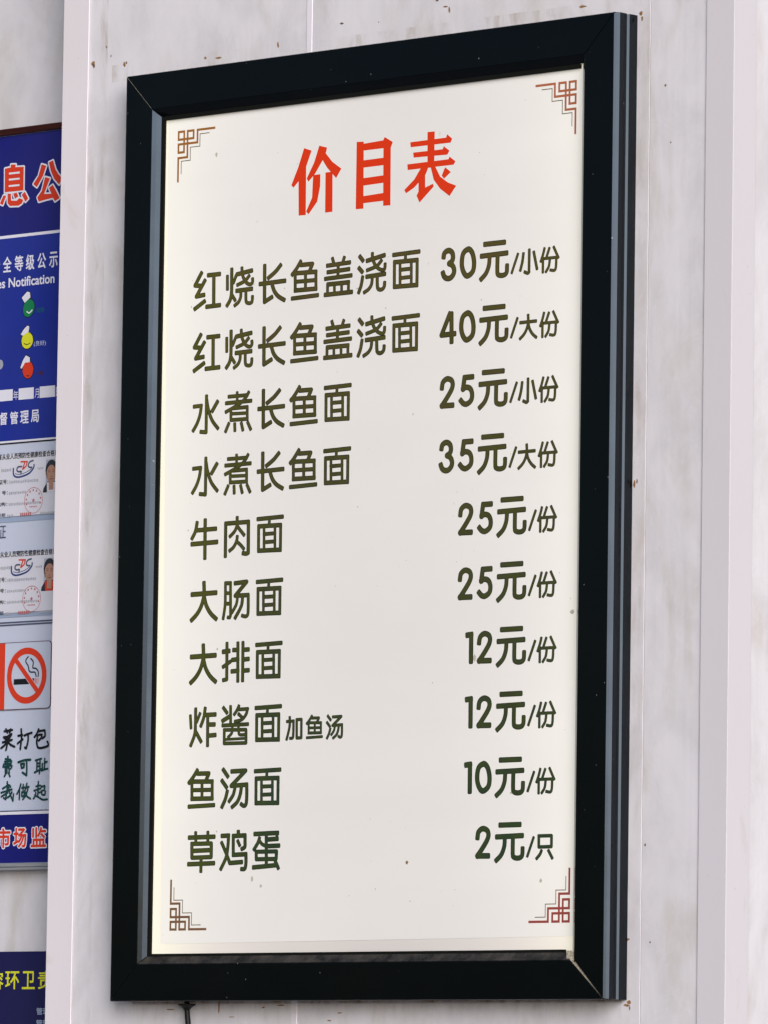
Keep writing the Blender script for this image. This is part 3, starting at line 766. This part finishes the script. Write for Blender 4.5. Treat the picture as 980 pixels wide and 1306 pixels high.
rnd = random.Random(21)
sm = []
for x, z, a, b in ((127, 905, 1.6, 2.6), (197, 128, 1.6, 3.0), (210, 120, 1.8, 1.6), (508, 350, 2.2, 3.4), (640, 392, 3.0, 2.2), (395, 770, 1.0, 1.6), (338, 745, 4.0, 0.8), (602, 120, 1.8, 1.8), (560, 210, 1.2, 1.4), (300, 560, 1.2, 1.2)):
    sm.append(blob(x, z, a, b, 12, 0.3))
for k in range(46):
    a = rnd.choice((0.45, 0.5, 0.6, 0.8, 1.1))
    x, z = rnd.uniform(75, 640), rnd.uniform(72, 935)
    sm.append([(x + a * cos(t * pi / 4) * rnd.uniform(.6, 1.4), z + a * rnd.uniform(.8, 1.6) * sin(t * pi / 4)) for t in range(8)])
o = flat('smudges', sm, 'smudge', film, YPL - 0.2, 0.04); o['kind'] = 'stuff'
# power cable with its grommet under the box
def tube(name, pts, rad, mat, parent, n=12):
    V, F = [], []
    for k, p in enumerate(pts):
        rr = rad[k] if isinstance(rad, (list, tuple)) else rad
        for i in range(n):
            a = 2 * pi * i / n
            V.append(((p[0] + rr * cos(a)) * .001, (p[1] + rr * sin(a)) * .001, p[2] * .001))
    for k in range(len(pts) - 1):
        for i in range(n):
            F.append((k * n + i, k * n + (i + 1) % n, (k + 1) * n + (i + 1) % n, (k + 1) * n + i))
    F.append(tuple(range(n))[::-1]); F.append(tuple(range((len(pts) - 1) * n, len(pts) * n)))
    o = mesh_obj(name, V, F, mat, parent)
    for p in o.data.polygons: p.use_smooth = True
    return o
cb = tube('power_cable', [(92.5, -9.5, 2), (93, -9.5, -10), (94, -8.5, -24), (95, -7, -60), (96, -5.5, -130), (96, -5, -320), (95, -5, -640)], 3.0, 'cable', sign)
tube('cable_grommet', [(92.5, -9.5, -3.2), (92.5, -9.5, -4.6), (92.5, -9.5, -5.6), (92.7, -9.5, -7.6), (92.9, -9.5, -10)], [9.5, 9.5, 7.6, 4.6, 3.3], 'cable', cb)

# ------------------------------------------------------------------ notice boards on the recessed wall
BY = 53.0                         # y of the board face
board = thing('notice_board', 'blue and pale grey notice board with silver lower frame, left of the menu', 'notice board', O)
BX0, BX1 = -760, -131
box('backing_board', (BX0, BY + 0.6, 150), (BX1, BY + 13, 976), 'pale', board)
box('frame_rail', (BX0, BY - 4, 970.3), (BX1, BY + 14, 977.5), 'brown_metal', board, 0.0008)['label'] = 'brown upper frame rail'
fr = box('frame_rail', (BX0, BY - 4.5, 150.2), (BX1, BY + 14, 154.8), 'silver', board, 0.0008); fr['label'] = 'silver lower frame rail'
box('frame_rail', (BX0, BY - 3.2, 147.4), (BX1, BY + 14, 149.9), 'silver', board, 0.0004)['label'] = 'narrow silver lip under the lower rail'
def sheet(name, z0, z1, mat, y=BY, x0=BX0, x1=BX1, parent=None, t=0.5):
    return box(name, (x0, y, z0), (x1, y + t, z1), mat, parent or board)
hd = sheet('header_panel', 857.3, 969.8, 'navy')
rt = sheet('rating_panel', 625.8, 854.0, 'blue')
sheet('white_rule', 854.0, 857.3, 'white_ink')
sheet('white_rule', 623.6, 625.6, 'white_ink'); sheet('black_rule', 621.9, 623.4, 'black_ink')
ft = sheet('footer_panel', 155.0, 208.3, 'navy')
ls = BY - 0.14
for z0, z1 in ((421.4, 423.0), (418.6, 420.2), (212.0, 213.0)): sheet('double_rule', z0, z1, 'slate_ink', ls, t=0.1)
sheet('white_rule', 208.5, 211.6, 'white_ink', ls, t=0.1)
sheet('colour_band', 534.5, 540.2, 'pale_band', ls, t=0.1)
sheet('colour_band', 428, 434.6, 'pale_band', ls, t=0.1)
# 信息公示 heading: the two characters in view
for ch in ('息', '公'):
    o = flat('heading_character', polys_of(BRUSH[ch], 1, grow=1.75), 'white_ink', hd, BY - 0.16); o['label'] = 'red character ' + ch + ' with a white outline'
    flat('heading_face', polys_of(BRUSH[ch], 1), 'sign_red', hd, BY - 0.3)
flat('heading_gap', sum((stroke_polys([(-266.6, z0 + .1), (-251.2, z0 - .1)], 1.05, 0.3) for z0 in (927.0, 920.1, 912.8)), []), 'white_ink', hd, BY - 0.42)

def typ(name, body, x0, x1, z0, z1, mat, parent, bold=0.0, y=BY - 0.16, label=None):
    g = bold * 14
    P = text_polys(body, x0 + g, x1 - g, z0 + g, z1 - g)
    o = flat(name, fatten(P, g), mat, parent, y, 0.04) if bold else raw_print(name, P, mat, parent, y)
    if label: o['label'] = label
    return o
for ch, x0, x1 in (('安', -293, -279.5), ('全', -274.5, -260.9), ('等', -255.8, -242.2), ('级', -237.9, -224.4), ('公', -219.5, -206.1), ('示', -200.9, -187.6)):
    typ('lettering', ch, x0, x1, 815.8, 833.3, 'white_ink', rt, 0.022)
typ('lettering', 'es Notification', -283.0, -192.0, 798.1, 809.2, 'white_ink', rt, 0.02)
for ch, x0, x1 in (('年', -253.8, -245.9), ('月', -219.8, -213.0), ('日', -186.4, -178.8)):
    typ('lettering', ch, x0, x1, 671.2, 681.3, 'white_ink', rt)
for x0, x1 in ((-282.1, -254.7), (-245.4, -221.4), (-212.0, -187.9)):
    raw_print('blank_label', [rect(x0, 670.8, x1, 683.5)], 'white_ink', rt, BY - 0.16)
for ch, x0, x1 in (('督', -274.8, -262.6), ('管', -258.3, -245.7), ('理', -242.1, -228.8), ('局', -225.0, -212.6)):
    typ('lettering', ch, x0, x1, 644.0, 658.2, 'white_ink', rt, 0.018)
typ('lettering', '(良好)', -222.6, -203.8, 728.6, 735.1, 'pale', rt)
typ('lettering', '优秀', -219.6, -207.1, 766.6, 772.2, 'faint_green', rt, 0.02)
typ('lettering', '一般', -218.9, -207.5, 696.4, 701.3, 'faint_brown', rt, 0.02)

def badge(col, cx, cz, rx, rz, tilt, hat, smile):
    """coloured oval rating badge with a white cap"""
    def ov(rx, rz, n=20): 
        return [(cx + rx * cos(2 * pi * k / n) * cos(tilt) - rz * sin(2 * pi * k / n) * sin(tilt), cz + rx * cos(2 * pi * k / n) * sin(tilt) + rz * sin(2 * pi * k / n) * cos(tilt)) for k in range(n)]
    o = flat('rating_badge', [ov(rx + .9, rz + .9), *stroke_polys(hat + [hat[0]], 0.9, 0, 8), hat], 'black_ink', rt, BY - 0.16)
    flat('badge_face', [ov(rx, rz)], col, rt, BY - 0.28)
    flat('badge_cap', [hat], 'white_ink', rt, BY - 0.36)
    flat('badge_mouth', stroke_polys(smooth(smile), 0.45 if col != 'green' else 0.7, 0, 8), 'white_ink' if col == 'green' else 'black_ink', rt, BY - 0.4)
    return o
badge('green', -231.8, 772.8, 8.6, 10.2, -0.5, [(-243.2, 785.2), (-234.6, 791.6), (-230.4, 790.4), (-229.6, 784.6), (-238.4, 779.2)], [(-234.5, 769.2), (-231, 767.2), (-226.3, 770.2)])
badge('yellow', -233.2, 736.6, 9.0, 9.2, -0.1, [(-243.4, 744.0), (-239.8, 748.8), (-233.4, 753.2), (-230.4, 752.2), (-231.2, 746.2), (-240, 742.4)], [(-238, 733.4), (-233, 732.0), (-228.5, 733.6)])
badge('sign_red', -231.2, 703.6, 8.4, 9.6, 0.1, [(-243.2, 706.4), (-240, 714), (-234.6, 720), (-228.6, 717.2), (-228.4, 712.2), (-236, 711.8), (-241, 705.6)], [(-233.5, 697.2), (-231.2, 696.6), (-229.0, 697.3)])
raw_print('rating_ring', [disc(-276.5, 712.5, 5.6, 18)], 'grey_ink', rt, BY - 0.16)
typ('lettering', '证', -276.5, -261.0, 517.1, 531.9, 'slate_ink', board, 0, ls - 0.1)

for ch, mat in zip('菜打包费可耻我做起', ['black_ink'] * 3 + ['teal_ink'] * 6):
    hw = 1.15 if ch in '费做起我耻' else 1.35
    flat('brush_character', polys_of(BRUSH[ch], hw, 0.0), mat, board, ls - 0.05)['label'] = ('black' if mat == 'black_ink' else 'dark green') + ' brush character ' + ch
for ch, x0, x1 in (('市', -266.6, -244.6), ('场', -239.9, -219.3), ('监', -212.3, -188.4), ('督', -184.0, -162)):
    z0, z1 = 171.6, 193.8
    base = text_polys(ch, x0 + .6, x1 - .6, z0 + .6, z1 - .6)
    out = fatten(base, 1.9)
    o = flat('footer_character', out, 'white_ink', ft, BY - 0.16); o['label'] = 'red character ' + ch + ' with a white outline'
    flat('footer_face', fatten(base, 0.6), 'sign_red', ft, BY - 0.3)

low = thing('sanitation_notice_board', 'dark navy notice board with yellow characters at the lower left', 'notice board', O)
box('backing_board', (-760, BY + 0.4, -560), (BX1, BY + 13, 57), 'dark_navy', low, 0.0006)
for ch, x0, x1 in (('容', -273.5, -251.8), ('环', -248.8, -226.9), ('卫', -222.3, -202.3), ('责', -197.5, -172.5)):
    typ('lettering', ch, x0, x1, 15.4, 35.2, 'yellow', low, 0.02, BY + 0.2)
for z in (-12.9, -26.0, -39.2):
    typ('lettering', '管理', -198.8, -179.0, z, z + 7.8, 'pale_band', low, 0.01, BY + 0.2)

# ------------------------------------------------------------------ health certificates in plastic pockets
def certificate(zt, zb, label, dz, face):
    c = thing('health_certificate', label, 'certificate', (0, 0, BASE_Z), 'health certificates in pockets on the notice board')
    y = BY - 1.0
    card = mesh_obj('card', [(x * .001, yy * .001, z * .001) for yy in (y, y + .5) for x, z in ((-330, zb - 1.6), (-139, zb), (-139, zt), (-330, zt - 1.2))],
             [(0, 1, 2, 3), (4, 7, 6, 5), (0, 4, 5, 1), (1, 5, 6, 2), (2, 6, 7, 3), (3, 7, 4, 0)], 'paper', c)
    yy = y - 0.1
    typ('title_text', '苏省从业人员预防性健康检查合格证', -281.5, -179.5, 604.6 + dz, 611.4 + dz, 'black_ink', c, 0.012, yy)
    typ('field_text', '证号：', -272.8, -258.3, 577.2 + dz, 582.4 + dz, 'black_ink', c, 0.01, yy)
    typ('field_text', '号：', -268.0, -258.8, 565.2 + dz, 569.9 + dz, 'black_ink', c, 0.01, yy)
    typ('field_text', '机构：', -276.5, -259.1, 552.6 + dz, 557.3 + dz, 'black_ink', c, 0.01, yy)
    typ('field_text', '日期', -274.0, -262.0, 540.6 + dz, 544.8 + dz, 'slate_ink', c, 0.01, yy)
    g = []
    def dashes(x0, x1, z, h, wd=2.2, gap=.7):
        x = x0
        while x < x1:
            w = wd * random.uniform(.6, 1.2); g.append([(x, z + random.uniform(0, h * .25)), (x + w, z + random.uniform(0, h * .25)), (x + w, z + h * random.uniform(.75, 1)), (x, z + h * random.uniform(.75, 1))]); x += w + gap
    for x0, x1, z, h in ((-269.5, -254.5, 590.6, 4.3), (-212.0, -204.0, 590.4, 3.2), (-256.5, -211.5, 576.8, 4.2), (-256.8, -229, 564.8, 3.7), (-256.8, -208.0, 552.2, 3.8), (-206.5, -183.0, 539.8, 3.6), (-259, -251, 540.2, 3.2)):
        dashes(x0, x1, z + dz, h)
    raw_print('faded_text', g, 'light_grey_ink', c, yy)
    # logo: blue swoosh, dark blue and red letters
    lg = flat('logo', stroke_polys(smooth([(-250.4, 594.0 + dz), (-250.0, 587.2 + dz), (-244.5, 584.2 + dz), (-235.0, 584.8 + dz), (-225.0, 587.6 + dz), (-218.6, 593.0 + dz), (-217.8, 596.6 + dz)]), 1.05, 0, 8)
              + stroke_polys(smooth([(-247.6, 588.2 + dz), (-240, 586.9 + dz), (-229, 589.2 + dz), (-221.5, 592.6 + dz)]), 0.4, 0, 8), 'blue_ink', c, yy)
    flat('logo_letter', stroke_polys(smooth([(-237.2, 595.5 + dz), (-242.8, 595.4 + dz), (-244.8, 592.2 + dz), (-242.2, 590.0 + dz), (-237.8, 590.3 + dz), (-238.4, 588.0 + dz)]), 0.95, 0, 8), 'slate_ink', lg, yy - 0.1)
    flat('logo_letter', stroke_polys([(-238.4, 601.0 + dz), (-228.4, 600.6 + dz), (-230.4, 595.4 + dz), (-235.4, 592.4 + dz)], 0.9, 0, 8) + stroke_polys([(-232.0, 600.6 + dz), (-235.6, 592.6 + dz)], 0.9, 0, 8), 'sign_red', lg, yy - 0.15)
    flat('logo_letter', stroke_polys(smooth([(-219.0, 601.3 + dz), (-224.4, 600.0 + dz), (-226.8, 596.4 + dz), (-225.0, 594.2 + dz), (-220.8, 593.8 + dz)]), 0.95, 0, 8), 'slate_ink', lg, yy - 0.2)
    # round stamp
    cx, cz, r_ = -217.5, 556.8 + dz, 14.6
    ring = []
    for k in range(36):
        a, b = 2 * pi * k / 36, 2 * pi * (k + 1) / 36
        ring.append([(cx + r_ * cos(a), cz + r_ * sin(a)), (cx + r_ * cos(b), cz + r_ * sin(b)), (cx + (r_ - .65) * cos(b), cz + (r_ - .65) * sin(b)), (cx + (r_ - .65) * cos(a), cz + (r_ - .65) * sin(a))])
    for k in range(9):
        a = RD(200 - k * 27); q = (cx + 11.4 * cos(a), cz + 11.4 * sin(a))
        ring.append([(q[0] - 1.1, q[1] - 1.1), (q[0] + 1.1, q[1] - .9), (q[0] + .9, q[1] + 1.2), (q[0] - 1.0, q[1] + 1.0)])
    star = [(cx + (2.9 if k % 2 == 0 else 1.2) * cos(pi / 2 + k * pi / 5), cz + (2.9 if k % 2 == 0 else 1.2) * sin(pi / 2 + k * pi / 5)) for k in range(10)]
    ring.append(star)
    for k in range(5): ring.append(rect(cx - 6 + k * 2.5, cz - 7.6, cx - 4.3 + k * 2.5, cz - 6.2))
    for k in range(6): ring.append(rect(-238 + k * 3.0, 540.4 + dz, -235.8 + k * 3.0, 543.8 + dz))
    raw_print('round_stamp', ring, 'stamp', c, yy - 0.22)
    # passport photograph, partly behind the wall edge
    px0, px1, pz0, pz1 = -203.0, -176.0, 564.6 + dz, 601.0 + dz
    ph = raw_print('portrait_photo', [rect(px0 + 4, pz0, px1, pz1)], 'photo_back', c, yy - 0.05)
    cxp = -190.0
    flat('portrait_hair', [[(cxp + 9.4 * cos(a), pz0 + 24.5 + 11.6 * sin(a)) for a in [2 * pi * k / 20 for k in range(20)]]], 'hairprint', ph, yy - 0.12)
    flat('portrait_jacket', [[(px0, pz0), (px0 + 1, pz0 + 4.5), (cxp - 6, pz0 + 12), (cxp + 6, pz0 + 12), (px1, pz0 + 5), (px1, pz0)]], 'hairprint', ph, yy - 0.16)
    flat('portrait_shirt', [[(cxp - 6.2, pz0 + .1), (cxp - 7, pz0 + 11), (cxp + 7, pz0 + 11), (cxp + 6.2, pz0 + .1)]], face[1], ph, yy - 0.20)
    flat('portrait_face', [[(cxp + 7.6 * cos(a), pz0 + 20.5 + 9.8 * sin(a)) for a in [2 * pi * k / 20 for k in range(20)]], rect(cxp - 3.6, pz0 + 2.5, cxp + 3.6, pz0 + 14)], face[0], ph, yy - 0.24)
    flat('portrait_features', [rect(cxp - 5, pz0 + 22.2, cxp - 1.6, pz0 + 23.1), rect(cxp + 1.6, pz0 + 22.2, cxp + 5, pz0 + 23.1), rect(cxp - 2.8, pz0 + 14.2, cxp + 2.8, pz0 + 15.2), rect(cxp - 1, pz0 + 17, cxp + 1.2, pz0 + 17.7), rect(cxp - 5.4, pz0 + 24.2, cxp - 1.4, pz0 + 24.9), rect(cxp + 1.4, pz0 + 24.2, cxp + 5.4, pz0 + 24.9), rect(cxp - 7.2, pz0 + 15.5, cxp - 6.2, pz0 + 21)], 'skin_dark', ph, yy - 0.28)
    sl = raw_print('plastic_pocket', [rect(-332, zb - 2.4, -138, zt + 0.9)], 'sleeve', c, yy - 0.9)
    return c
certificate(610.5, 541.5, 'upper laminated health certificate with photo, just under the blue panel', 0.0, ('skin', 'paper'))
certificate(500.2, 433.8, 'lower laminated health certificate with photo, just above the double rule', -109.6, ('skin', 'sign_red'))

# ------------------------------------------------------------------ no smoking sign
ns = thing('no_smoking_sign', 'square no smoking sign with a crossed out cigarette and a red strip', 'sign', O)
def rrect(x0, z0, x1, z1, r):
    out = []
    for cx, cz, a0 in ((x1 - r, z0 + r, -pi / 2), (x1 - r, z1 - r, 0), (x0 + r, z1 - r, pi / 2), (x0 + r, z0 + r, pi)):
        out += [(cx + r * cos(a0 + k * pi / 8), cz + r * sin(a0 + k * pi / 8)) for k in range(5)]
    return out
flat('sign_border', [rrect(-420, 324.7, -184.9, 399.8, 5)], 'wine', ns, BY - 1.0, 0.8)
sp = flat('sign_plate', [rrect(-419.3, 325.5, -185.6, 399.0, 4.4)], 'pale', ns, BY - 1.12, 0.1)
raw_print('red_strip', [rect(-419, 325.5, -257.5, 399.0)], 'sign_red', ns, BY - 1.22)
cx, cz, R1, R0 = -222.7, 362.0, 31.2, 24.0
rg = []
for k in range(56):
    a, b = 2 * pi * k / 56, 2 * pi * (k + 1) / 56
    rg.append([(cx + R1 * cos(a), cz + R1 * sin(a)), (cx + R1 * cos(b), cz + R1 * sin(b)), (cx + R0 * cos(b), cz + R0 * sin(b)), (cx + R0 * cos(a), cz + R0 * sin(a))])
cig = flat('cigarette', [rect(-243.2, 352.4, -210.8, 358.7)], 'black_ink', ns, BY - 1.22)
raw_print('cigarette_tip', [rect(-209.8, 352.6, -207.8, 358.7), rect(-207.3, 352.6, -206.3, 358.7), rect(-205.4, 352.6, -204.2, 358.7)], 'pink', ns, BY - 1.22)
flat('smoke_line', stroke_polys(smooth([(-221.0, 382.9), (-224.9, 378.3), (-220.7, 372.5), (-219.2, 367.5), (-216, 365.6), (-210.0, 365.2), (-207.9, 360.5)]), 0.85, 0, 8), 'black_ink', ns, BY - 1.22)
flat('smoke_line', stroke_polys(smooth([(-217.0, 380.8), (-212.9, 376.8), (-213.4, 370.4), (-209.0, 369.6), (-204.9, 366.0), (-204.8, 360.4)]), 0.85, 0, 8), 'black_ink', ns, BY - 1.22)
dx, dz = cos(RD(-45.5)), sin(RD(-45.5))
bar = lambda w: [(cx + dx * 26 - dz * w, cz + dz * 26 + dx * w), (cx - dx * 26 - dz * w, cz - dz * 26 + dx * w), (cx - dx * 26 + dz * w, cz - dz * 26 - dx * w), (cx + dx * 26 + dz * w, cz + dz * 26 - dx * w)]
raw_print('slash_margin', [bar(3.5)], 'pale', ns, BY - 1.28)
raw_print('prohibition_ring', rg, 'sign_red', ns, BY - 1.36)
raw_print('prohibition_slash', [bar(2.9)], 'sign_red', ns, BY - 1.42)
